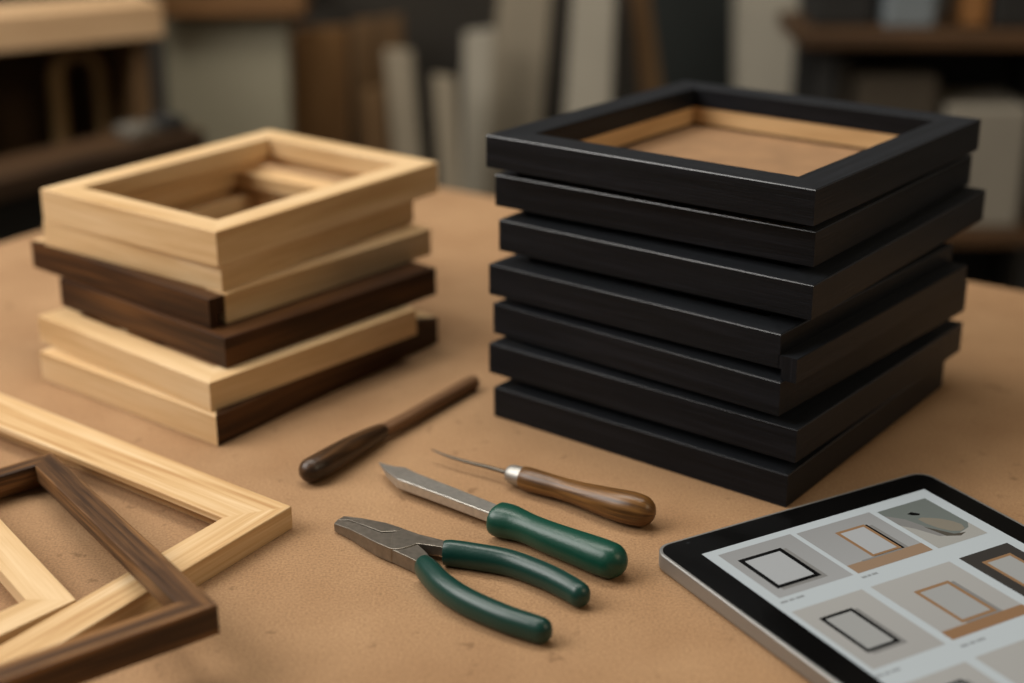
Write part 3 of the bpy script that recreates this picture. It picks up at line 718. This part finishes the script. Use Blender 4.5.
def ritem(name, label, cat, u0, u1, vtop, y, dep, zbase, mat, bev=.006):
    x0, x1 = onY(u0, 40, y).x, onY(u1, 40, y).x; zt2 = onY(u0, vtop, y).z
    base = Vector(((x0 + x1) / 2, y + dep / 2, zbase + .0005))
    return tag(link(name, box_mesh(x1 - x0, dep, zt2 - zbase, bev, (0, 0, (zt2 - zbase) / 2)), loc=base, mats=[mat]), label, cat)
zs = zr + .014
ritem('storage_box', 'pale blue-grey box on the upper right shelf', 'box', 884, 934, -45, Yr + .04, .12, zs, plain('blue_grey_box', rgb(108, 114, 116), .5, noise=.05))
ritem('timber_block', 'upright orange-brown block on the upper right shelf, beside the blue-grey box', 'timber', 962, 986, -60, Yr + .05, .08, zs, plain('orange_wood', rgb(128, 86, 44), .5, noise=.1))
ritem('storage_box', 'black box on the upper right shelf, right of the orange-brown block', 'box', 992, 1050, -50, Yr + .04, .12, zs, CHAR)
ritem('storage_box', 'dark box on the upper right shelf, left of the blue-grey box', 'box', 812, 872, -30, Yr + .06, .12, zs, CHAR)
zs = zlow + .014
ritem('storage_box', 'large pale grey box on the lower right shelf, right of the black stack', 'box', 955, 1040, 108, Yr + .02, .15, zs, plain('grey_carton', rgb(126, 118, 104), .7, noise=.06, nscale=12))
ritem('storage_box', 'dim brown box on the lower right shelf, half hidden by the black stack', 'box', 862, 944, 78, Yr + .03, .15, zs, plain('brown_carton', rgb(60, 50, 36), .8, noise=.1, nscale=12))

# ------------------------------------------------------------------ light
def area(name, loc, target, size, size_y, power, color):
    l = bpy.data.lights.new(name, 'AREA'); l.shape = 'RECTANGLE'; l.size = size; l.size_y = size_y; l.energy = power; l.color = color
    o = bpy.data.objects.new(name, l); col.objects.link(o); o.location = loc
    o.rotation_euler = (Vector(target) - Vector(loc)).to_track_quat('-Z', 'Y').to_euler(); return o
area('window_light', (-1.75, .80, 1.55), (0, 1.1, 0), 1.5, 1.4, 54, (1.0, .97, .93))
area('ceiling_light', (-.5, 1.7, 2.1), (0, 1.3, 0), 1.2, .8, 7, (1.0, .96, .90))
area('side_fill', (1.9, .1, 1.5), (.2, 1.1, .1), .8, .8, 9, (1.0, .80, .54))  # added warm fill with no visible source, lifts right-hand faces and stack shadow
area('room_light', (-.4, 1.6, 2.3), (.0, 3.0, -.1), 2.4, .6, 46, (1.0, .96, .88))
w = bpy.data.worlds.new('workshop_air'); bpy.context.scene.world = w; w.use_nodes = True
w.node_tree.nodes['Background'].inputs[0].default_value = (.9, .82, .72, 1); w.node_tree.nodes['Background'].inputs[1].default_value = .13

# ------------------------------------------------------------------ camera
cd = bpy.data.cameras.new('camera'); cam = bpy.data.objects.new('camera', cd); col.objects.link(cam)
cam.location = (0, 0, S); cam.rotation_euler = (math.pi / 2 - TH, 0, 0)
cd.sensor_width = 36; cd.lens = 36 * F / 1024; cd.clip_start = .05
cd.dof.use_dof = True; cd.dof.focus_distance = .948; cd.dof.aperture_fstop = 2.75; cd.dof.aperture_blades = 0
sc = bpy.context.scene; sc.camera = cam
sc.view_settings.view_transform = 'Standard'; sc.view_settings.look = 'None'; sc.view_settings.exposure = 0.0
